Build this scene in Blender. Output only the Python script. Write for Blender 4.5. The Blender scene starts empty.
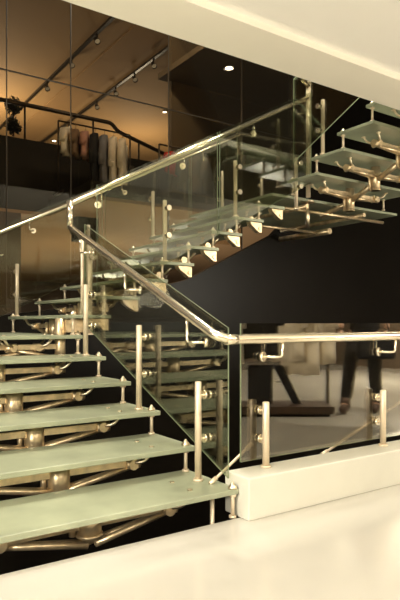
import bpy, bmesh, math, random
from mathutils import Vector, Matrix
random.seed(7)
C = bpy.context.scene.collection
PI = math.pi

# ------------------------------------------------------------------ materials
def mat(name, col, rough=.5, metal=0, spec=.5, noise=0, nscale=8, bump=0, trans=0, emit=None, coat=0):
    m = bpy.data.materials.new(name); m.use_nodes = True
    nt = m.node_tree; b = nt.nodes['Principled BSDF']
    b.inputs['Base Color'].default_value = (*col, 1)
    b.inputs['Roughness'].default_value = rough
    b.inputs['Metallic'].default_value = metal
    b.inputs['Specular IOR Level'].default_value = spec
    if coat: b.inputs['Coat Weight'].default_value = coat; b.inputs['Coat Roughness'].default_value = .05
    if emit:
        b.inputs['Emission Color'].default_value = (*emit[0], 1); b.inputs['Emission Strength'].default_value = emit[1]
    if noise or bump:
        tc = nt.nodes.new('ShaderNodeTexCoord'); n = nt.nodes.new('ShaderNodeTexNoise')
        n.inputs['Scale'].default_value = nscale; n.inputs['Detail'].default_value = 5
        nt.links.new(tc.outputs['Object'], n.inputs['Vector'])
        if noise:
            r = nt.nodes.new('ShaderNodeValToRGB')
            r.color_ramp.elements[0].position = .3; r.color_ramp.elements[1].position = .7
            r.color_ramp.elements[0].color = (*[c * (1 - noise) for c in col], 1)
            r.color_ramp.elements[1].color = (*[min(1, c * (1 + noise)) for c in col], 1)
            nt.links.new(n.outputs['Fac'], r.inputs['Fac']); nt.links.new(r.outputs['Color'], b.inputs['Base Color'])
        if bump:
            bp = nt.nodes.new('ShaderNodeBump'); bp.inputs['Strength'].default_value = bump; bp.inputs['Distance'].default_value = .01
            nt.links.new(n.outputs['Fac'], bp.inputs['Height']); nt.links.new(bp.outputs['Normal'], b.inputs['Normal'])
    if trans:
        tr = nt.nodes.new('ShaderNodeBsdfTranslucent'); tr.inputs['Color'].default_value = (*[min(1, c * 1.3) for c in col], 1)
        mx = nt.nodes.new('ShaderNodeMixShader'); mx.inputs['Fac'].default_value = trans
        out = nt.nodes['Material Output']
        nt.links.new(b.outputs[0], mx.inputs[1]); nt.links.new(tr.outputs[0], mx.inputs[2]); nt.links.new(mx.outputs[0], out.inputs[0])
    return m

def glass(name, tint, base, rough=0.0):
    m = bpy.data.materials.new(name); m.use_nodes = True
    nt = m.node_tree; nt.nodes.remove(nt.nodes['Principled BSDF']); out = nt.nodes['Material Output']
    t = nt.nodes.new('ShaderNodeBsdfTransparent'); t.inputs[0].default_value = (*tint, 1)
    g = nt.nodes.new('ShaderNodeBsdfGlossy'); g.inputs['Roughness'].default_value = rough
    f = nt.nodes.new('ShaderNodeFresnel'); f.inputs['IOR'].default_value = 1.4
    geo = nt.nodes.new('ShaderNodeNewGeometry')
    a = nt.nodes.new('ShaderNodeMath'); a.operation = 'ADD'; a.inputs[1].default_value = base; a.use_clamp = True
    # back faces see the same fresnel: use incoming angle against the true normal
    lw = nt.nodes.new('ShaderNodeLayerWeight'); lw.inputs['Blend'].default_value = .35
    p = nt.nodes.new('ShaderNodeMath'); p.operation = 'MULTIPLY'; p.inputs[1].default_value = .45
    nt.links.new(lw.outputs['Fresnel'], p.inputs[0]); nt.links.new(p.outputs[0], a.inputs[0])
    mx = nt.nodes.new('ShaderNodeMixShader')
    nt.links.new(a.outputs[0], mx.inputs['Fac']); nt.links.new(t.outputs[0], mx.inputs[1]); nt.links.new(g.outputs[0], mx.inputs[2])
    nt.links.new(mx.outputs[0], out.inputs[0])
    return m

M = dict(
    floor=mat('polished cream stone', (.535, .51, .46), .12, spec=.5, noise=.03, nscale=1.2),
    plinth=mat('cream stone kerb', (.68, .66, .58), .4, noise=.03, nscale=5),
    ceil=mat('cream plaster', (.93, .90, .85), .8, noise=.02, nscale=2),
    ceil2=mat('cream plaster band', (.90, .85, .74), .8, noise=.02, nscale=2),
    tread=mat('frosted green glass', (.335, .36, .25), .34, spec=.5, noise=.16, nscale=4, bump=.1, trans=.08),
    edge=mat('green glass edge', (.30, .35, .23), .2, trans=.4),
    steel=mat('brushed steel', (.82, .70, .52), .30, metal=1, noise=.06, nscale=20),
    shiny=mat('polished steel', (.92, .82, .64), .19, metal=.88),
    post=mat('satin steel post', (.80, .67, .50), .42, metal=.5, noise=.05, nscale=15),
    bronze=mat('cast steel bracket', (.80, .63, .40), .34, metal=.75, noise=.25, nscale=14, bump=.3),
    black=mat('black cladding', (.010, .008, .006), .35, spec=.12, noise=.2, nscale=1), wdark=mat('dark brown wall paint', (.16, .11, .06), .7, spec=.2, noise=.1, nscale=1),
    dark=mat('dark brown paint', (.016, .012, .007), .7, spec=.2, noise=.2, nscale=1),
    soffit=mat('brown soffit', (.33, .185, .08), .8, noise=.08, nscale=.6),
    bceil=mat('brown ceiling', (.33, .19, .075), .8, noise=.06, nscale=.5),
    band=mat('brown ceiling band', (.30, .165, .062), .8),
    track=mat('dark track metal', (.05, .035, .022), .4, metal=.6),
    lamp=mat('lit lamp', (1, .9, .7), .5, emit=((1, .9, .7), 9)),
    lampdim=mat('dim lamp', (.6, .5, .35), .5, emit=((1, .85, .6), .12)),
    glass=glass('clear balustrade glass', (.90, .91, .84), .015),
    fglass=glass('clear sloping balustrade glass', (.90, .91, .84), .0),
    kglass=glass('coated balustrade glass', (.76, .71, .58), .17),
    wglass=glass('tinted wall glass', (.86, .82, .74), .0),
    seam=mat('glazing joint', (.05, .035, .02), .4),
    wood=mat('dark wood', (.045, .022, .012), .4, noise=.3, nscale=6),
    cblack=mat('black wool', (.008, .007, .007), .9), cwhite=mat('cream cotton', (.80, .70, .55), .9, noise=.1, nscale=12),
    cred=mat('red cloth', (.60, .03, .01), .8), cgrey=mat('grey cloth', (.20, .19, .20), .9, noise=.1, nscale=9),
    cbrown=mat('brown cloth', (.22, .13, .07), .9, noise=.15, nscale=9), cpink=mat('pink cloth', (.5, .25, .18), .9),
    denim=mat('dark trousers', (.022, .019, .017), .85), skin=mat('skin', (.55, .33, .22), .5),
    boot=mat('brown boot leather', (.07, .035, .02), .5), hair=mat('dark hair', (.02, .012, .008), .6),
    leaf=mat('dark leaves', (.02, .022, .012), .6), redbox=mat('dark red paint', (.16, .012, .006), .5),
    board=mat('brown board', (.20, .15, .09), .6), white=mat('white card', (.8, .76, .68), .6),
    shopwall=mat('taupe shop wall', (.10, .07, .045), .8),
)

# ------------------------------------------------------------------ mesh helpers
def bx(bm, a, b, mi=0):
    x0, y0, z0 = a; x1, y1, z1 = b
    v = [bm.verts.new(p) for p in ((x0, y0, z0), (x1, y0, z0), (x1, y1, z0), (x0, y1, z0), (x0, y0, z1), (x1, y0, z1), (x1, y1, z1), (x0, y1, z1))]
    for f in ((0, 3, 2, 1), (4, 5, 6, 7), (0, 1, 5, 4), (1, 2, 6, 5), (2, 3, 7, 6), (3, 0, 4, 7)):
        bm.faces.new([v[i] for i in f]).material_index = mi
def prism(bm, pts, off, mi=0):
    """closed outline pts (3D, planar) extruded by vector off"""
    off = Vector(off); a = [bm.verts.new(p) for p in pts]; b = [bm.verts.new(Vector(p) + off) for p in pts]
    n = len(pts); bm.faces.new(a[::-1]).material_index = mi; bm.faces.new(b).material_index = mi
    for i in range(n): bm.faces.new((a[i], a[(i + 1) % n], b[(i + 1) % n], b[i])).material_index = mi
def tube(bm, pts, r, seg=12, caps=True):
    pts = [Vector(p) for p in pts]; rs = r if isinstance(r, (list, tuple)) else [r] * len(pts)
    n = len(pts); rings = []; up = None
    for i, p in enumerate(pts):
        d = ((pts[min(i + 1, n - 1)] - p).normalized() + (p - pts[max(i - 1, 0)]).normalized()).normalized()
        if up is None:
            ref = Vector((0, 0, 1)) if abs(d.z) < .9 else Vector((1, 0, 0)); u = d.cross(ref).normalized()
        else: u = (up - d * up.dot(d)).normalized()
        up = u; w = d.cross(u).normalized(); s = 1
        if 0 < i < n - 1:
            c = (pts[i + 1] - p).normalized().dot(d); s = 1 / max(c, .6)
        rings.append([bm.verts.new(p + (u * math.cos(2 * PI * k / seg) + w * math.sin(2 * PI * k / seg)) * rs[i] * (s if n < 4 else 1)) for k in range(seg)])
    for i in range(n - 1):
        for k in range(seg):
            f = bm.faces.new((rings[i][k], rings[i][(k + 1) % seg], rings[i + 1][(k + 1) % seg], rings[i + 1][k])); f.smooth = True
    if caps: bm.faces.new(rings[0][::-1]); bm.faces.new(rings[-1])
def arc(pts, rad=.06, n=5):
    """round the corners of a polyline"""
    pts = [Vector(p) for p in pts]; out = [pts[0]]
    for i in range(1, len(pts) - 1):
        a, p, b = pts[i - 1], pts[i], pts[i + 1]
        r = min(rad, (a - p).length * .45, (b - p).length * .45)
        s = p + (a - p).normalized() * r; e = p + (b - p).normalized() * r
        for k in range(n + 1):
            t = k / n; out.append(s * (1 - t) ** 2 + p * 2 * t * (1 - t) + e * t * t)
    out.append(pts[-1]); return out
def ball(bm, c, r, seg=12, sc=(1, 1, 1)):
    bmesh.ops.create_uvsphere(bm, u_segments=seg, v_segments=max(6, seg // 2 + 2), radius=r, matrix=Matrix.Translation(c) @ Matrix.Diagonal((*sc, 1)))
def obj(name, bm, m, parent=None, bevel=0, sub=0, smooth=False):
    bmesh.ops.recalc_face_normals(bm, faces=bm.faces[:])
    me = bpy.data.meshes.new(name); bm.to_mesh(me); bm.free()
    for x in (m if isinstance(m, list) else [m]): me.materials.append(x)
    o = bpy.data.objects.new(name, me); C.objects.link(o)
    if parent: o.parent = parent
    if smooth:
        for p in me.polygons: p.use_smooth = True
    if bevel:
        b = o.modifiers.new('bevel', 'BEVEL'); b.width = bevel; b.segments = 2; b.limit_method = 'ANGLE'
    if sub:
        s = o.modifiers.new('sub', 'SUBSURF'); s.levels = sub; s.render_levels = sub
    return o
def B(): return bmesh.new()
def empty(name, label, cat, loc=(0, 0, 0), rz=0, group=None):
    o = bpy.data.objects.new(name, None); C.objects.link(o); o.location = loc; o.rotation_euler = (0, 0, rz)
    o['label'] = label; o['category'] = cat
    if group: o['group'] = group
    return o
def tag(o, label, cat, group=None):
    o['label'] = label; o['category'] = cat
    if group: o['group'] = group
    return o
def struct(name, bm, m, label=None, **k):
    o = obj(name, bm, m, **k); o['kind'] = 'structure'
    if label: o['label'] = label
    return o
def boxs(name, a, b, m, label=None, bevel=0):
    bm = B(); bx(bm, a, b); return struct(name, bm, m, label, bevel=bevel)
def copy_tree(o, parent=None):
    c = o.copy(); C.objects.link(c)
    if parent: c.parent = parent
    for ch in [x for x in bpy.data.objects if x.parent == o]: copy_tree(ch, c)
    return c

# ------------------------------------------------------------------ setting
# x runs along the floor edge, y along the first flight (away), z up; first tread's right corner is near the origin
struct('floor', (lambda b: (bx(b, (-9, -10, -.35), (9, 0.0, 0)), b)[1])(B()), M['floor'], 'polished cream stone floor in front of the stairs')
boxs('floor_pit', (-9, -1, -3.3), (14, 22, -3.2), M['dark'], 'dark lower floor deep below the glass stairs')
boxs('trim_1', (.03, -.075, 0), (9, .125, .212), M['plinth'], 'low cream kerb carrying the level glass railing', bevel=.006)
# ceiling over the near hall
boxs('ceiling', (-9, -10, 2.58), (9, .02, 3.3), M['ceil'], 'cream ceiling over the near floor')
boxs('ceiling_edge', (-9, .02, 2.54), (9, .35, 3.3), M['ceil2'], 'cream band edging the ceiling above the stairwell')
# surrounding walls
boxs('wall_near', (-9, -9.2, 0), (9, -9, 2.58), M['shopwall'], 'taupe shop wall facing the stairs')
boxs('wall_right', (8.8, -9, 0), (9, 0, 2.58), M['shopwall'])
# stair back wall in black, its top following the climb
bm = B()
prism(bm, [(-6, 3.95, -3.2), (12, 3.95, -3.2), (12, 3.95, 7.2), (4.15, 3.95, 7.2), (4.15, 3.95, 2.6), (3.75, 3.95, 2.25), (2.3, 3.95, 1.55), (.9, 3.95, 1.2), (-.6, 3.95, 1.0), (-6, 3.95, 1.0)], (0, .1, 0))
struct('wall_back', bm, M['black'], 'black wall behind the stairs with a climbing top edge')
# upper shop beyond the glass
boxs('wall_dark', (3.62, 6.5, 2.9), (14, 6.6, 7.4), M['wdark'], 'dark wall of the upper storey')
boxs('ceiling_dark', (3.4, 4.1, 5.3), (14, 6.6, 5.4), M['wdark'], 'dark lowered ceiling of the upper storey')
bm = B(); bx(bm, (-8, 7, 2.8), (14, 22, 3.95)); struct('slab_upper', bm, M['dark'], 'black front edge of the upper shop floor')
boxs('slab_mezzanine', (1.55, 5.3, 2.8), (14, 7.0, 3.0), M['dark'], 'thin dark mezzanine slab edge')
boxs('ceiling_soffit', (-8, 7, 2.75), (14, 22, 2.8), M['soffit'], 'brown soffit under the upper floor')
boxs('ceiling_mezzanine', (1.57, 5.32, 2.75), (14, 7.0, 2.8), M['soffit'], 'brown soffit under the mezzanine')
boxs('trim_4', (1.95, 6.72, 2.36), (2.32, 7.0, 2.75), M['dark'], 'black box bulkhead hanging under the slab')
boxs('wall_far', (-8, 22, -3.2), (14, 22.2, 7.4), M['shopwall'], 'dim brown far wall')
boxs('wall_partition', (-8, 7.0, -3.2), (1.1, 7.15, 2.75), M['shopwall'], 'dim brown partition at the left under the upper floor')
boxs('wall_left', (-8.2, 4, -3.2), (-8, 22.2, 7.4), M['dark'])
boxs('ceiling_upper', (-8, 4.2, 6.3), (14, 22.2, 6.45), M['bceil'], 'brown ceiling of the upper shop')
bm = B(); bx(bm, (3.1, 4.3, 6.28), (3.75, 22, 6.3)); struct('trim_2', bm, M['band'], 'darker band running along the brown upper ceiling')

# glazing between the stairwell and the upper shop: panes with thin joints
wx = [-2.4, -1.2, 0.0, .72, 2.02, 3.2, 4.15]
for i in range(len(wx) - 1):
    for k, (z0, z1) in enumerate(((1.9 if wx[i] > 1.9 else 1.3, 3.68), (3.7, 7.2))):
        zz = z0
        if k == 0:
            xx = wx[i + 1]; zz = {-1.2: 1.05, 0.0: 1.15, .72: 1.25, 2.02: 1.55, 3.2: 2.05, 4.15: 2.65}[xx]
        bm = B(); bx(bm, (wx[i] + .008, 3.96, zz), (wx[i + 1] - .008, 3.972, z1)); struct('window_%d' % (2 * i + k + 1), bm, M['wglass'], 'tall clear pane of the glazed stairwell wall')
bm = B()
for x in wx[1:-1]: bx(bm, (x - .004, 3.955, 2.0), (x + .004, 3.977, 7.2))
bx(bm, (-2.4, 3.955, 3.686), (4.15, 3.977, 3.694)); struct('trim_3', bm, M['seam'], 'thin dark joints between the wall panes')

# ------------------------------------------------------------------ lamps on the upper ceiling
def spot_lamp(x, y, label, z=6.28):
    t = empty('track_spotlight', label, 'spotlight', (x, y, z), 0, 'track spotlights under the brown ceiling')
    bm = B(); tube(bm, [(0, 0, 0), (0, 0, -.10)], .02, 8); obj('stem', bm, M['track'], t)
    bm = B(); tube(bm, [(0, .03, -.10), (0, -.04, -.18)], [.035, .055], 12, False); tube(bm, [(0, .03, -.10), (0, .027, -.103)], .04, 12); obj('lamp_shade', bm, M['track'], t)
    bm = B(); tube(bm, [(0, -.03, -.165), (0, -.033, -.169)], .045, 12); obj('bulb', bm, M['lampdim'], t)
    return t
def rail_track(x0, y0, x1, y1, label):
    bm = B(); bx(bm, (x0 - .03, y0, 6.255), (x0 + .03, y1, 6.30)); tag(obj('ceiling_track', bm, M['track']), label, 'lighting track', 'lighting tracks on the brown ceiling')
rail_track(2.64, 5.6, 0, 15, 'dark lighting track nearer the left corner of the brown ceiling')
rail_track(4.0, 6.8, 0, 18, 'dark lighting track nearer the dark wall on the brown ceiling')
ra = ['left lighting track, spotlight at its near end', 'left lighting track, middle spotlight', 'left lighting track, spotlight at its far end']
for (x, y), l in zip([(2.64, 7.5), (2.64, 8.7), (2.64, 10.1)], ra): spot_lamp(x, y, 'small metal spotlight on the ' + l)
rb = ['first spotlight from the dark wall end', 'second spotlight from its near end', 'third spotlight from its near end', 'fourth spotlight from its near end', 'spotlight at its far left end']
for (x, y), l in zip([(4.0, 7.8), (4.0, 8.6), (4.0, 9.5), (4.0, 10.5), (4.0, 12.2)], rb): spot_lamp(x, y, 'small metal spotlight on the right-hand track, ' + l)
def downlight(loc, label, r=.07):
    t = empty('downlight', label, 'ceiling light', loc)
    bm = B(); tube(bm, [(0, 0, -.012), (0, 0, 0)], r * 1.25, 20); obj('rim', bm, M['track'], t)
    bm = B(); tube(bm, [(0, 0, -.016), (0, 0, -.011)], r, 20); obj('diffuser', bm, M['lamp'], t)
downlight((4.15, 5.5, 5.3), 'bright round downlight in the dark ceiling above the handrail', .07)
downlight((5.7, 10.2, 6.28), 'small bright downlight in the brown ceiling close to the dark wall', .045)
downlight((4.25, 14.0, 6.28), 'small bright downlight low over the hanging clothes rack', .055)

# ------------------------------------------------------------------ the stairs
R_, G1, TH = .155, .39, .028
def zt(n): return .148 + .1495 * n if n < 6 else .124 + R_ * n            # top of step n
def slab(x0, x1, y0, y1, z, c=.012):
    bm = B(); bx(bm, (x0, y0, z - TH), (x1, y1, z)); return bm
def rod(parent, x, y, z0, z1, r=.0105):
    bm = B(); tube(bm, [(x, y, z0), (x, y, z1 + .012)], r, 10)
    for z in (z0, z1 - TH - .012): tube(bm, [(x, y, z), (x, y, z + .012)], .02, 10)
    o = obj('spacer_rod', bm, M['post'], parent)
    bm = B(); tube(bm, [(x, y, z1), (x, y, z1 + .008), (x, y, z1 + .022), (x, y, z1 + .034)], [.024, .024, .012, .005], 12)
    obj('cap_nut', bm, M['steel'], o); return o
def hub(parent, x, y, z, h=.21, r=.057):
    bm = B(); tube(bm, [(x, y, z - TH - h), (x, y, z - TH)], r, 20)
    tube(bm, [(x, y, z - TH - h), (x, y, z - TH - h + .012)], r * 1.12, 20)
    tube(bm, [(x - r * 1.25, y + .03, z - TH - h), (x - r * 1.25, y + .03, z - TH - .03)], .016, 10)
    return obj('hub', bm, M['bronze'], parent)
def arms(parent, x, y, z, ux, uy, L=.42, name='support_arm', dp=.155):
    """one arm of the spider under a step: flat upper bar, raking lower tube, knuckle and two fingers up to the glass"""
    vx, vy = -uy, ux; zb = z - TH
    def P(a, b, c): return (x + ux * a + vx * b, y + uy * a + vy * b, zb + c)
    bm = B()
    prism(bm, [P(.04, -.014, -.082), P(.04, -.014, -.044), P(L, -.014, -.044), P(L, -.014, -.082)], (vx * .028, vy * .028, 0))
    tube(bm, [P(.02, .025, -dp), P(L, .0, -.085)], .016, 10)
    tube(bm, [P(.02, -.025, -dp), P(L, .0, -.085)], .016, 10)
    tube(bm, [P(L, -.045, -.068), P(L, .045, -.068)], .03, 14)
    tube(bm, [P(L - .035, 0, -.068), P(L + .05, 0, -.068)], .034, 8)
    o = obj(name, bm, M['bronze'], parent)
    for s in (-1, 1):
        bm = B(); tube(bm, arc([P(L, s * .03, -.06), P(L + .05, s * .07, -.05), P(L + .085, s * .085, 0)], .03, 4), .011, 8)
        tube(bm, [P(L + .085, s * .085, -.008), P(L + .085, s * .085, 0)], .02, 10)
        tube(bm, [P(L + .085, s * .085, TH), P(L + .085, s * .085, TH + .006)], .013, 10)
        obj('finger', bm, M['steel'], o)

W1, W2 = 1.42, 1.62
f1 = empty('lower_stair_flight', 'wide lower flight of frosted green glass steps rising away from the cream floor', 'staircase', (-.7, .2, 0))
def P_(o): o.location = (0, 0, 0); return o
f1.location = (0, 0, 0)
for k in range(6):
    y0 = G1 * k; z = zt(k); d = .48
    if k < 5:
        obj('glass_tread', slab(-W1, 0.025, y0, y0 + d, z), M['tread'], f1, bevel=.004)
    else:
        obj('landing_plate', slab(-W1, 0.01, y0, 3.57, z), M['tread'], f1, bevel=.004)
    hub(f1, -.703, y0 + .2, z, .20 if k else .12)
    arms(f1, -.703, y0 + .2, z, 1, 0); arms(f1, -.703, y0 + .2, z, -1, 0)
    for x in (-.012 if k else .0, -W1 + .035): rod(f1, x, y0 + (.05 if k else .02), zt(k - 1) if k else 0.0, z)
bm = B()
for k in range(5):
    tube(bm, [(-.703, G1 * k + .2, zt(k) - .17), (-.703, G1 * (k + 1) + .2, zt(k + 1) - .19)], .03, 12)
obj('spine_tube', bm, M['bronze'], f1)
bm = B(); tube(bm, [(-.703, 2.8, -3.2), (-.703, 2.8, zt(5) - TH)], .07, 20); tube(bm, [(-.703, 2.15, zt(5) - .15), (-.703, 2.8, zt(5) - .15)], .03, 10); obj('support_column', bm, M['bronze'], f1)
bm = B(); tube(bm, [(-.07, .10, -.35), (-.07, .10, zt(0) - TH)], .012, 10); obj('spacer_rod', bm, M['post'], f1)
bm = B(); tube(bm, [(-.11, 2.12, zt(5) - .30), (-.11, 2.12, zt(5) + .13)], .042, 18); bx(bm, (-.09, 2.05, zt(5) + .02), (.12, 2.19, zt(5) + .12)); obj('hub', bm, M['bronze'], f1)
arms(f1, -.11, 2.12, zt(5), -1, 0, .38)

X0, G2, D2 = -.1, .27, .35
Y0 = 1.95
f2 = empty('middle_stair_flight', 'middle flight of green glass steps climbing sideways in front of the black wall', 'staircase')
def near_bracket(parent, xr, y, z):
    bm = B(); prism(bm, [(xr - .15, y, z - TH), (xr, y, z - TH), (xr, y, z - .125), (xr - .035, y, z - .125), (xr - .13, y, z - .06)], (0, .06, 0))
    tube(bm, [(xr - .03, y - .008, z - .085), (xr - .03, y + .066, z - .085)], .018, 12)
    obj('end_bracket', bm, M['bronze'], parent, bevel=.004)
for j in range(8):
    x0 = X0 + G2 * j; z = zt(6 + j)
    obj('glass_tread', slab(x0, x0 + D2, Y0, Y0 + W2, z), M['tread'], f2, bevel=.004)
    hub(f2, x0 + .17, Y0 + .8, z, .18, .042); arms(f2, x0 + .17, Y0 + .8, z, 0, 1, .45); arms(f2, x0 + .17, Y0 + .8, z, 0, -1, .45)
    for y in (Y0 + .035, Y0 + W2 - .035): rod(f2, x0 + .04, y, zt(5 + j), z)
    near_bracket(f2, x0 + D2 - .01, Y0 + .02, z)
bm = B()
for j in range(7): tube(bm, [(X0 + G2 * j + .17, Y0 + .8, zt(6 + j) - .17), (X0 + G2 * (j + 1) + .17, Y0 + .8, zt(7 + j) - .18)], .028, 12)
obj('spine_tube', bm, M['bronze'], f2)
XL = X0 + G2 * 8                      # 2.06
zl = zt(14)
f3 = empty('upper_stair_flight', 'upper flight of green glass steps seen from beneath, passing up under the cream ceiling edge', 'staircase')
obj('landing_plate', slab(XL + .02, 4.05, Y0 + .12, Y0 + W2, zl), M['tread'], f3, bevel=.004)
bm = B()
tube(bm, [(XL + .3, 2.2, zl - .10), (3.95, 2.2, zl - .10)], .018, 12); tube(bm, [(XL + .3, 3.2, zl - .10), (3.95, 3.2, zl - .10)], .018, 12)
tube(bm, [(2.6, 2.1, zl - .07), (2.6, 3.5, zl - .07)], .025, 12); tube(bm, [(3.5, 2.1, zl - .07), (3.5, 3.5, zl - .07)], .025, 12)
obj('landing_frame', bm, M['bronze'], f3)
bm = B(); tube(bm, [(2.62, 2.12, zl - .30), (2.62, 2.12, zl - .03)], .022, 12); tube(bm, [(2.62, 2.12, zl - .03), (2.62, 2.12, zl - .01)], .07, 14); obj('support_column', bm, M['steel'], f3)
bm = B(); tube(bm, [(3.9, 3.0, zl - .1), (3.9, 3.98, zl - .1)], .04, 12); obj('wall_beam', bm, M['bronze'], f3)
XF = 2.30
for k in range(5):
    y1 = 2.09 - .335 * k; z = zt(15 + k)
    obj('glass_tread', slab(XF, XF + 1.5, y1 - .42, y1, z), M['tread'], f3, bevel=.004)
    hub(f3, XF + .72, y1 - .2, z, .24, .045); arms(f3, XF + .72, y1 - .2, z, -1, 0, .40, dp=.10); arms(f3, XF + .72, y1 - .2, z, 1, 0, .40, dp=.10)
    for x in (XF + .035, XF + 1.465): rod(f3, x, y1 - .045, zt(14 + k), z)
bm = B()
for k in range(4): tube(bm, [(XF + .72, 1.89 - .335 * k, zt(15 + k) - .17), (XF + .72, 1.89 - .335 * (k + 1), zt(16 + k) - .18)], .028, 12)
tube(bm, [(XF + .72, 1.89, zt(15) - .17), (XF + .72, 2.3, zl - .1)], .028, 12)
obj('spine_tube', bm, M['bronze'], f3)

# ------------------------------------------------------------------ balustrades
def panel(parent, quad, off, m='glass', name='glass_panel'):
    bm = B(); prism(bm, quad, off)
    o = obj(name, bm, [M[m], M['edge']], parent)
    n = Vector(off).normalized()
    for p in o.data.polygons:
        if abs(p.normal.dot(n)) < .9: p.material_index = 1
    return o
def post(parent, x, y, z0, z1, cdir, r=.0185, clamps=(.86, .42), name='post'):
    bm = B(); tube(bm, [(x, y, z0), (x, y, z1 - .004), (x, y, z1)], [r, r, r * .8], 16); tube(bm, [(x, y, z0), (x, y, z0 + .012)], r * 1.5, 16)
    o = obj(name, bm, M['post'], parent)
    cx, cy = cdir
    for f in clamps:
        z = z0 + (z1 - z0) * f; bm = B()
        tube(bm, [(x, y, z), (x + cx * .05, y + cy * .05, z)], .009, 8)
        tube(bm, [(x + cx * .034, y + cy * .034, z), (x + cx * .048, y + cy * .048, z)], .024, 14)
        tube(bm, [(x + cx * .062, y + cy * .062, z), (x + cx * .076, y + cy * .076, z)], .024, 14)
        obj('glass_clamp', bm, M['shiny'], o)
    return o
def bracket(parent, rail, glassp, side):
    """swan-neck from a button on the glass up to the underside of the rail"""
    rx, ry, rz = rail; gx, gy, gz = glassp
    bm = B(); sx, sy = side
    tube(bm, arc([(gx, gy, gz), (gx + (rx - gx) * .9, gy + (ry - gy) * .9, gz), (rx + sx, ry + sy, gz), (rx + sx, ry + sy, rz)], .05, 6), .0075, 10)
    d = Vector((rx - gx, ry - gy, 0)).normalized()
    tube(bm, [(gx, gy, gz), (gx + d.x * .018, gy + d.y * .018, gz)], .027, 16)
    return obj('rail_bracket', bm, M['shiny'], parent)

# level railing on the kerb
b0 = empty('kerb_balustrade', 'level glass railing with steel handrail standing on the cream kerb', 'railing')
panel(b0, [(.13, .113, .245), (5.6, .113, .245), (5.6, .113, .988), (.13, .113, .988)], (0, .012, 0), 'kglass')
for x in (.257, 1.233, 2.21, 3.19, 4.16): post(b0, x, .06, .212, .565, (0, 1), .019)
RZ = .905
bm = B(); tube(bm, arc([(5.6, .04, RZ), (.0, .04, RZ), (-.075, .06, RZ + .02), (-.075, 2.0, RZ + .43 * 1.94)], .05, 5), .0245, 18)
hr = obj('handrail', bm, M['shiny'], b0)
bm = B(); tube(bm, [(-.03, .04, RZ), (.04, .04, RZ)], .0275, 18); obj('rail_sleeve', bm, M['shiny'], hr)
for x in (.30, 1.27, 2.25, 3.2): bracket(b0, (x, .04, RZ), (x - .03, .112, RZ - .10), (.06, 0))

bm = B(); tube(bm, [(-.075, 2.005, RZ + .43 * 1.94 - .012), (-.075, 2.005, 1.945)], .0235, 18); obj('rail_riser', bm, M['shiny'], hr)
b1 = empty('lower_flight_balustrade', 'sloping glass railing beside the lower flight, on short steel posts', 'railing')
S = .43
panel(b1, [(.0, .06, .19), (.0, .06, .965), (.0, 1.90, .965 + S * 1.84), (.0, 1.90, .19 + S * 1.84)], (.008, 0, 0), 'fglass')
for (y, k) in ((.24, 0), (.90, 2), (1.73, 4)): post(b1, -.062, y, zt(k), zt(k) + .53, (1, 0), .0185)
for y in (.28, 1.02, 1.75): bracket(b1, (-.075, y, RZ + .02 + S * (y - .06)), (-.001, y - .04, RZ - .115 + S * (y - .06)), (0, .05))

b2 = empty('middle_flight_near_balustrade', 'near glass railing of the middle flight, handrail sloping up to the tall end post', 'railing')
def z2(x): return 1.93 + .537 * (x + .07)
bm = B(); tube(bm, [(-.085, 2.02, z2(-.085)), (2.52, 2.02, z2(2.52))], .0245, 18)
h2 = obj('handrail', bm, M['shiny'], b2)
y2 = 1.925
for a, b in ((.12, 1.30), (1.325, 2.48)):
    panel(b2, [(a, y2, z2(a) - .88), (b, y2, z2(b) - .88), (b, y2, z2(b) + .05), (a, y2, z2(a) + .05)], (0, .012, 0))
for x, j in ((.78, 2.7), (1.55, 5.5), (2.33, 8.2)):
    jj = int((x - X0) / G2); jj = min(jj, 7); post(b2, x, y2 + .065, zt(6 + jj), zt(6 + jj) + .53, (0, -1), .0185)
post(b2, .10, 2.03, zt(5), zt(5) + .72, (0, -1), .024); 
bm = B(); tube(bm, [(.055, 2.07, zt(6)), (.055, 2.07, zt(6) + .62)], .014, 12); obj('post', bm, M['post'], b2)
for x in (.15, .95, 1.75, 2.4): bracket(b2, (x, 2.02, z2(x)), (x - .02, y2 + .012, z2(x) - .12), (.05, 0))
bm = B(); tube(bm, [(2.53, 2.02, zl), (2.53, 2.02, 3.48)], .024, 16); tube(bm, [(2.53, 2.02, 3.47), (2.53, 2.02, 3.485)], .03, 16); obj('end_post', bm, M['post'], b2)

b3 = empty('middle_flight_far_balustrade', 'far glass railing of the middle flight, its handrail starting at the left photo edge', 'railing')
y3 = Y0 + W2 - .02
def z3(x): return 1.9 + .503 * (x + .17)
bm = B(); tube(bm, [(-1.35, y3, z3(-1.35) ), (2.85, y3, z3(2.85)), (4.0, y3, z3(2.85) + .05)], .0235, 16); obj('handrail', bm, M['shiny'], b3)
for a, b in ((-.25, .95), (.98, 2.1), (2.13, 2.85)):
    panel(b3, [(a, y3 + .06, z3(a) - .85), (b, y3 + .06, z3(b) - .85), (b, y3 + .06, z3(b) + .06), (a, y3 + .06, z3(a) + .06)], (0, .012, 0))
for x in (-.02, .75, 1.55): 
    jj = max(0, min(7, int((x - X0) / G2))); post(b3, x, y3 - .01, zt(6 + jj), zt(6 + jj) + .53, (0, 1), .0185)
for x in (2.55, 3.2): post(b3, x, y3 - .01, zl, zl + .6, (0, 1), .0185)
for x in (.15, 1.2, 2.3): bracket(b3, (x, y3, z3(x)), (x + .02, y3 + .058, z3(x) - .12), (-.04, 0))

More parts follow.
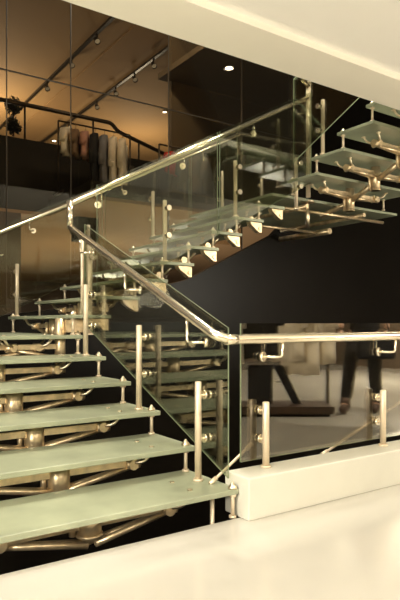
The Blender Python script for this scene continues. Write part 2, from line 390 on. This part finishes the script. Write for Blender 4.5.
b4 = empty('upper_flight_balustrade', 'glass railing of the upper flight disappearing behind the cream ceiling edge', 'railing')
S4 = .155 / .335
def z4(y): return zl + .16 + S4 * (2.0 - y)
panel(b4, [(XF - .05, 1.95, z4(1.95) + .12), (XF - .05, .5, z4(.5) + .12), (XF - .05, .5, z4(.5) + .85), (XF - .05, 1.95, z4(1.95) + .95)], (.012, 0, 0))
for y, n in ((1.62, 16), (.95, 18)): post(b4, XF + .025, y, zt(n), zt(n) + .53, (-1, 0), .0185)
bm = B(); tube(bm, [(2.53 , 2.02, 3.44), (2.38, 1.95, 3.46), (2.38, .5, 3.46 + S4 * 1.45)], .0235, 14); obj('handrail', bm, M['shiny'], b4)
for y, n in ((1.62, 16), (.95, 18)): post(b4, XF + 1.46, y, zt(n), zt(n) + .53, (1, 0), .0185)

# raking tie rods seen low down beside and behind the kerb
def tie(p, q, label):
    bm = B(); tube(bm, [p, q], .008, 10)
    for a, b in ((p, q), (q, p)):
        d = (Vector(b) - Vector(a)).normalized(); tube(bm, [Vector(a), Vector(a) + d * .05], .013, 10)
    tag(obj('tie_rod', bm, M['post']), label, 'tie rod', 'raking tie rods')
tie((-.05, .15, .148), (.24, .155, .326), 'thin light steel rod raking up from the first step to the kerb end')
tie((.80, .17, .19), (1.80, .17, .535), 'thin steel rod raking up behind the level railing towards the photo edge')

# ------------------------------------------------------------------ upper shop contents
bm = B()
tube(bm, arc([(-7, 7.12, 4.55), (2.75, 7.12, 4.55), (2.88, 7.12, 4.42), (4.6, 7.12, 3.99)], .08, 4), .035, 10)
ur = empty('upper_guard_rail', 'dark tube guard rail along the edge of the upper shop floor', 'railing')
obj('handrail', bm, M['track'], ur)
for x in (-4, -2.2, -.4, 1.2, 2.4):
    bm = B(); tube(bm, [(x, 7.12, 3.95), (x, 7.12, 4.55)], .018, 8); obj('post', bm, M['track'], ur)
bm = B(); tube(bm, [(3.3, 7.12, 3.95), (3.3, 7.12, 4.31)], .018, 8); obj('post', bm, M['track'], ur)

def garment(loc, rz, w, h, m, label, group, name='hanging_garment', cat='garment', sleeves=True, thick=.10):
    bm = B(); n = 9; rows = 8; rnd = random.Random(label); ph = rnd.random() * 6
    F = []; K = []
    for i in range(rows):
        t = i / (rows - 1); hw = w * (.30 + .2 * min(1, t * 4) + .08 * t) if t else w * .16
        f = []; k = []
        for j in range(n):
            s = -1 + 2 * j / (n - 1); wob = .018 * math.sin(s * 9 + ph + t * 2) * t
            ed = math.sqrt(max(0, 1 - abs(s) ** 3)); yy = thick * .5 * ed
            z = -t * h - (.04 * abs(s) if i in (1,) else 0) + (.01 * math.sin(s * 7 + ph) if i == rows - 1 else 0)
            f.append(bm.verts.new((s * hw, -yy + wob, z))); k.append(bm.verts.new((s * hw, yy + wob + .004, z)))
        F.append(f); K.append(k)
    for i in range(rows - 1):
        for j in range(n - 1):
            bm.faces.new((F[i][j], F[i][j + 1], F[i + 1][j + 1], F[i + 1][j])); bm.faces.new((K[i][j + 1], K[i][j], K[i + 1][j], K[i + 1][j + 1]))
        bm.faces.new((K[i][0], F[i][0], F[i + 1][0], K[i + 1][0])); bm.faces.new((F[i][-1], K[i][-1], K[i + 1][-1], F[i + 1][-1]))
    for j in range(n - 1): bm.faces.new((F[0][j + 1], F[0][j], K[0][j], K[0][j + 1])); bm.faces.new((F[-1][j], F[-1][j + 1], K[-1][j + 1], K[-1][j]))
    o = obj(name, bm, m, smooth=True); o.location = loc; o.rotation_euler = (0, 0, rz); tag(o, label, cat, group)
    if sleeves:
        for s in (-1, 1):
            bm = B(); tube(bm, [(s * w * .34, 0, -.07), (s * w * .52, 0, -.25 * h - .1), (s * w * .56, .01, -.62 * h)], [.06, .055, .045], 10)
            obj('sleeve', bm, m, o, smooth=True)
    bm = B(); tube(bm, arc([(-w * .25, 0, -.03), (0, 0, .03), (0, 0, .09), (.03, 0, .11)], .02, 3), .004, 6); obj('hanger', bm, M['track'], o)
    return o
def rack(loc, rz, L, h, label):
    t = empty('clothes_rack', label, 'clothes rack', loc, rz)
    bm = B(); tube(bm, [(-L / 2, 0, h), (L / 2, 0, h)], .014, 10); obj('rail', bm, M['track'], t)
    for s in (-1, 1):
        bm = B(); tube(bm, [(s * L / 2, 0, .03), (s * L / 2, 0, h)], .014, 10); obj('leg', bm, M['track'], t)
        bm = B(); tube(bm, [(s * L / 2, -.2, .02), (s * L / 2, .2, .02)], .018, 10); obj('foot', bm, M['track'], t)
rack((2.12, 6.4, 3.0), 0, 1.25, 1.14, 'clothes rack at the left in front of the black slab edge, under the guard rail')
G = 'clothes on the left rack'
ups = [('cwhite', 'pale cream top at the left end of the left rack'), ('cbrown', 'brown garment next to the pale top on the left rack'), ('cpink', 'pinkish garment near the middle of the left rack'),
       ('cblack', 'black garment in the middle of the left rack'), ('cgrey', 'grey garment right of the black one on the left rack'), ('cwhite', 'large pale shirt towards the right of the left rack'), ('cwhite', 'last pale shirt at the right end of the left rack')]
for i, (m, l) in enumerate(ups): garment((1.62 + .165 * i, 6.4, 4.05), .9, .36, .42 if i < 3 else .85, M[m], l, G)
# mezzanine
rack((3.7, 5.7, 3.0), 0, 1.6, .84, 'low clothes rack on the mezzanine seen below the long handrail')
GM = 'clothes on the mezzanine'
for x, m, l in ((3.13, 'cred', 'bright red garment hanging on the mezzanine rack'), (3.38, 'cgrey', 'dark grey garment beside the red one'), (3.62, 'cbrown', 'brown garment in the middle of the mezzanine rack'), (3.86, 'cbrown', 'tan garment before the right end of the mezzanine rack'), (4.25, 'cgrey', 'wide grey garment at the right end of the mezzanine rack')):
    garment((x, 5.7, 3.75), .5 if x < 4 else .1, .36 if x < 4 else .5, .34 if m == 'cred' else .6, M[m], l, GM)
# leafy thing on a pole at the far left
t = empty('potted_topiary', 'dark leafy plant on a thin pole at the left by the guard rail', 'plant', (1.16, 7.6, 3.95))
bm = B(); tube(bm, [(0, 0, 0), (0, 0, .14)], [.09, .12], 14); obj('pot', bm, M['dark'], t)
bm = B(); tube(bm, [(0, 0, .2), (0, 0, .8)], .015, 8); obj('stem', bm, M['wood'], t)
bm = B()
for c, n, r in (((0, 0, .38), 260, .13), ((0, 0, .72), 240, .13)):
    for _ in range(n):
        v = Vector((random.gauss(0, 1), random.gauss(0, 1), random.gauss(0, 1.2))).normalized() * r * random.uniform(.4, 1.1) + Vector(c)
        a = Vector((random.uniform(-1, 1), random.uniform(-1, 1), random.uniform(-1, 1))).normalized() * .05; b = a.orthogonal().normalized() * .025
        q = [bm.verts.new(v + w) for w in (a, b, -a, -b)]; bm.faces.new(q)
obj('foliage', bm, M['leaf'], t)

# pit contents (glimpsed under the steps)
bm = B(); bx(bm, (-1.0, 3.05, -3.2), (.2, 3.75, -2.2)); bx(bm, (-1.04, 3.01, -2.2), (.24, 3.79, -2.14)); tag(obj('storage_chest', bm, M['redbox'], bevel=.02), 'dark red chest on the lower floor under the steps', 'chest')

# ------------------------------------------------------------------ near shop side, mirrored in the level railing
t = empty('display_platform', 'low dark wooden platform with a clothes pole, mirrored in the kerb glass', 'platform', (2.52, -2.18, 0), math.radians(34))
bm = B(); bx(bm, (-.55, -.25, .03), (.52, .25, .11)); obj('board', bm, M['wood'], t, bevel=.006)
bm = B(); bx(bm, (-.51, -.21, 0), (.48, .21, .03)); obj('plinth', bm, M['dark'], t)
for s in (-.5, .5):
    bm = B(); tube(bm, [(s, 0, .11), (s, 0, 1.62)], .018, 12); obj('upright', bm, M['track'], t)
bm = B(); tube(bm, [(-.5, 0, 1.6), (.5, 0, 1.6)], .016, 12); obj('rail', bm, M['track'], t)
ca, sa = math.cos(math.radians(34)), math.sin(math.radians(34))
def pl(a, b=0): return (2.52 + a * ca - b * sa, -2.18 + a * sa + b * ca)
GP = 'clothes hanging over the dark platform'
for a, w, h, m, l in ((-.62, .40, 1.0, 'cwhite', 'pale garment at the left of the mirrored clothes, before the long black coat'), (-.28, .50, .95, 'cblack', 'long black coat over the dark platform, mirrored in the kerb glass'),
                   (.04, .40, .98, 'cwhite', 'cream blouse next to the black coat, mirrored in the kerb glass'), (.20, .40, 1.12, 'cwhite', 'long cream shirt between the blouse and the last shirt'), (.37, .40, 1.0, 'cwhite', 'last cream shirt, nearest the standing person')):
    x, y = pl(a); garment((x, y, 1.55), math.radians(34 if m == 'cblack' else 70), w, h, M[m], l, GP)
t = empty('folding_sign_board', 'black A-shaped floor board mirrored below the long coat', 'board', (*pl(-.17, .0), .11), math.radians(34))
bm = B(); prism(bm, [(-.20, -.02, .0), (.07, -.02, .0), (.07, -.02, .42), (-.20, -.02, .42)], (0, .02, 0)); obj('front_board', bm, M['cblack'], t)
bm = B(); prism(bm, [(.07, .0, .42), (.18, .0, .42), (.38, .0, 0), (.29, .0, 0)], (0, .02, 0)); obj('leg', bm, M['cblack'], t)
bm = B(); bx(bm, (.10, -.03, .22), (.18, -.02, .25)); obj('white_card', bm, M['white'], t)

def skin_body(name, verts, edges, radii, m, parent=None, sub=2):
    me = bpy.data.meshes.new(name); me.from_pydata(verts, edges, []); o = bpy.data.objects.new(name, me); C.objects.link(o)
    if parent: o.parent = parent
    s = o.modifiers.new('skin', 'SKIN'); s.use_smooth_shade = True
    if not me.skin_vertices: me.attributes.new  # layer comes with the modifier below
    bpy.context.view_layer.objects.active = o
    if len(me.skin_vertices) == 0:
        with bpy.context.temp_override(object=o, active_object=o): bpy.ops.mesh.customdata_skin_add()
    for i, r in enumerate(radii):
        sv = me.skin_vertices[0].data[i]; sv.radius = r if isinstance(r, tuple) else (r, r); sv.use_root = (i == 0)
    u = o.modifiers.new('sub', 'SUBSURF'); u.levels = sub; u.render_levels = sub
    me.materials.append(m); return o
# standing person, weight mid-stride, seen only as a mirrored pair of legs
pv = [(0, 0, .95), (0, 0, 1.12), (0, 0, 1.32), (0, 0, 1.46), (0, 0, 1.54), (0, .02, 1.64), (0, .01, 1.72),
      (.10, 0, .90), (.12, .07, .50), (.13, -.02, .10), (.13, .12, .035),
      (-.10, 0, .90), (-.14, .12, .50), (-.17, .18, .10), (-.19, .32, .035),
      (.19, 0, 1.43), (.25, -.03, 1.15), (.25, .08, .92), (-.19, 0, 1.43), (-.26, -.02, 1.15), (-.24, .10, .93)]
pe = [(0, 1), (1, 2), (2, 3), (3, 4), (4, 5), (5, 6), (0, 7), (7, 8), (8, 9), (9, 10), (0, 11), (11, 12), (12, 13), (13, 14), (3, 15), (15, 16), (16, 17), (3, 18), (18, 19), (19, 20)]
pr = [(.15, .11), (.13, .10), (.16, .11), (.12, .09), .05, (.085, .10), (.07, .08), .09, .062, .042, .04, .09, .062, .042, .04, .055, .042, .03, .055, .042, .03]
person = skin_body('person', pv, pe, pr, M['skin'])
person.location = (2.62, -1.33, 0); person.rotation_euler = (0, 0, math.radians(60))
person.location = (3.42, -1.80, 0); tag(person, 'person in dark trousers and dark coat, mirrored waist down in the kerb glass', 'person')
tr = skin_body('trousers', [(0, 0, .98), (0, 0, .90), (.105, 0, .84), (.12, .07, .50), (.13, -.02, .12), (-.105, 0, .84), (-.14, .12, .50), (-.17, .18, .12)],
               [(0, 1), (1, 2), (2, 3), (3, 4), (1, 5), (5, 6), (6, 7)], [(.165, .13), (.16, .13), .105, .08, .07, .105, .08, .07], M['denim'], person)
ct = skin_body('coat', [(0, 0, .78), (0, 0, .98), (0, 0, 1.15), (0, 0, 1.38), (.19, 0, 1.42), (.255, -.03, 1.15), (.255, .07, .97), (-.19, 0, 1.42), (-.265, -.02, 1.15), (-.25, .09, .98)],
               [(0, 1), (1, 2), (2, 3), (3, 4), (4, 5), (5, 6), (3, 7), (7, 8), (8, 9)], [(.20, .155), (.175, .135), (.165, .13), (.185, .13), .075, .06, .052, .075, .06, .052], M['cblack'], person)
for (x, y, a) in ((.13, .04, 0), (-.175, .24, .2)):
    bm = B(); ball(bm, (x, y + .02, .05), .052, 14, (.95, 2.6, 1)); tube(bm, [(x, y - .05, .05), (x, y - .05, .17)], [.055, .055], 12); bm.verts.ensure_lookup_table()
    for v in bm.verts: v.co.z = max(v.co.z, 0.0)
    obj('boot', bm, M['boot'], person, smooth=True)
bm = B(); ball(bm, (0, -.015, 1.70), .115, 16, (.9, 1.0, 1.05))
bmesh.ops.delete(bm, geom=[v for v in bm.verts if v.co.y > .05 and v.co.z < 1.72], context='VERTS'); obj('hair', bm, M['hair'], person, smooth=True)
for hx, hy in ((.25, .08), (-.24, .10)):
    bm = B(); ball(bm, (hx, hy, .87), .04, 10, (.6, 1, 1.15))
    for q in range(4): tube(bm, [(hx, hy - .024 + q * .016, .845), (hx, hy - .022 + q * .016, .80), (hx - .004, hy - .016 + q * .016, .775)], [.009, .008, .006], 6)
    tube(bm, [(hx, hy + .03, .88), (hx - .01, hy + .06, .85), (hx - .01, hy + .068, .82)], [.011, .009, .007], 6)
    obj('hand', bm, M['skin'], person, smooth=True)
t = empty('shoulder_bag', 'boxy black bag hanging at the hip of the mirrored person', 'bag', (3.30, -1.55, .0), math.radians(34))
bm = B(); bx(bm, (-.2, -.07, .60), (.2, .07, .88)); obj('bag_body', bm, M['cblack'], t, bevel=.03)
bm = B(); tube(bm, arc([(-.15, 0, .86), (-.08, 0, 1.1), (.08, 0, 1.1), (.15, 0, .86)], .05, 4), .008, 8); obj('strap', bm, M['cblack'], t)

# ------------------------------------------------------------------ light
def light(kind, loc, e, col=(1, .80, .52), size=.3, rot=(0, 0, 0), sy=None):
    l = bpy.data.lights.new(kind.lower() + '_light', kind); l.energy = e; l.color = col
    if kind == 'AREA':
        l.size = size
        if sy: l.shape = 'RECTANGLE'; l.size_y = sy
    else: l.shadow_soft_size = size
    o = bpy.data.objects.new(kind.lower() + '_light', l); C.objects.link(o); o.location = loc; o.rotation_euler = rot
    return o
WARM = (1, .93, .77)
light('AREA', (-1.0, -2.4, 2.55), 52, WARM, 2.2, (0, 0, 0), 1.4)
light('AREA', (-4.5, -1.5, 2.55), 55, WARM, 2.0, (0, 0, 0), 1.4)
light('AREA', (6.0, -1.4, 2.55), 85, WARM, 2.0, (0, 0, 0), 1.4)
light('AREA', (-1.5, -5.5, 2.55), 85, WARM, 2.2, (0, 0, 0), 1.4)
light('POINT', (-5.2, -3.0, 1.6), 520, WARM, .3)  # unseen near-hall points, added to throw light up on the cream ceiling
light('POINT', (6.6, -3.6, 1.6), 690, WARM, .3)
light('POINT', (-4.5, -.7, 1.6), 220, WARM, .3)
light('POINT', (1.5, 12, 4.9), 420, WARM, .5)  # unseen upper shop points, added to brighten its brown ceiling
light('POINT', (-3.5, 12, 4.9), 330, WARM, .5)
light('POINT', (6.0, 12, 4.9), 200, WARM, .5)
light('POINT', (4.0, 9.5, .3), 300, WARM, .5)  # unseen low points, added to brighten the brown soffits from below
light('POINT', (1.5, 14, .3), 300, WARM, .5)
light('POINT', (-2.5, 12, .3), 200, WARM, .5)
light('POINT', (3.0, 5.6, .6), 120, WARM, .5)
light('AREA', (1.4, -4.4, 2.55), 75, WARM, 1.2, (0, 0, 0), 1.0)  # unseen fill added for the clothes mirrored in the kerb glass
light('SPOT', (3.3, -.3, 2.55), 500, WARM, .04).rotation_euler = (math.radians(-35), 0, 0)  # unseen spot added to brighten the kerb-facing side of the mirrored clothes
light('SPOT', (-3.0, 1.2, 5.2), 500, WARM, .4).rotation_euler = (math.radians(0), math.radians(-35), 0)
light('SPOT', (.8, 1.0, 6.0), 500, WARM, .4)
for p, e in (((2.2, 1.0, 4.7), 300), ((1.2, 2.9, 6.1), 420)):  # unseen spots added above the stairs to brighten the handrails and steps
    q = light('SPOT', p, e, WARM, .15); q.data.spot_size = math.radians(95)
light('POINT', (2.6, 4.8, 6.0), 90, WARM, .1)  # unseen point added in front of the racks to brighten the garments

w = bpy.data.worlds.new('world'); bpy.context.scene.world = w; w.use_nodes = True
w.node_tree.nodes['Background'].inputs[0].default_value = (1, .80, .55, 1); w.node_tree.nodes['Background'].inputs[1].default_value = .05

# ------------------------------------------------------------------ camera
cd = bpy.data.cameras.new('camera'); cam = bpy.data.objects.new('camera', cd); C.objects.link(cam)
cam.location = (-1.813, -2.334, .99)
cam.rotation_euler = (math.radians(90), 0, -math.atan2(.565, .825))
cd.sensor_fit = 'VERTICAL'; cd.sensor_height = 36; cd.lens = 34.98; cd.shift_y = 23 / 600; cd.clip_end = 200; cd.clip_start = .05
sc = bpy.context.scene; sc.camera = cam
sc.view_settings.view_transform = 'Standard'; sc.view_settings.look = 'None'; sc.view_settings.exposure = 0; sc.view_settings.gamma = 1
sc.view_settings.use_curve_mapping = False
sc.cycles.max_bounces = 12; sc.cycles.transparent_max_bounces = 24; sc.cycles.use_denoising = True
sc.cycles.caustics_reflective = False
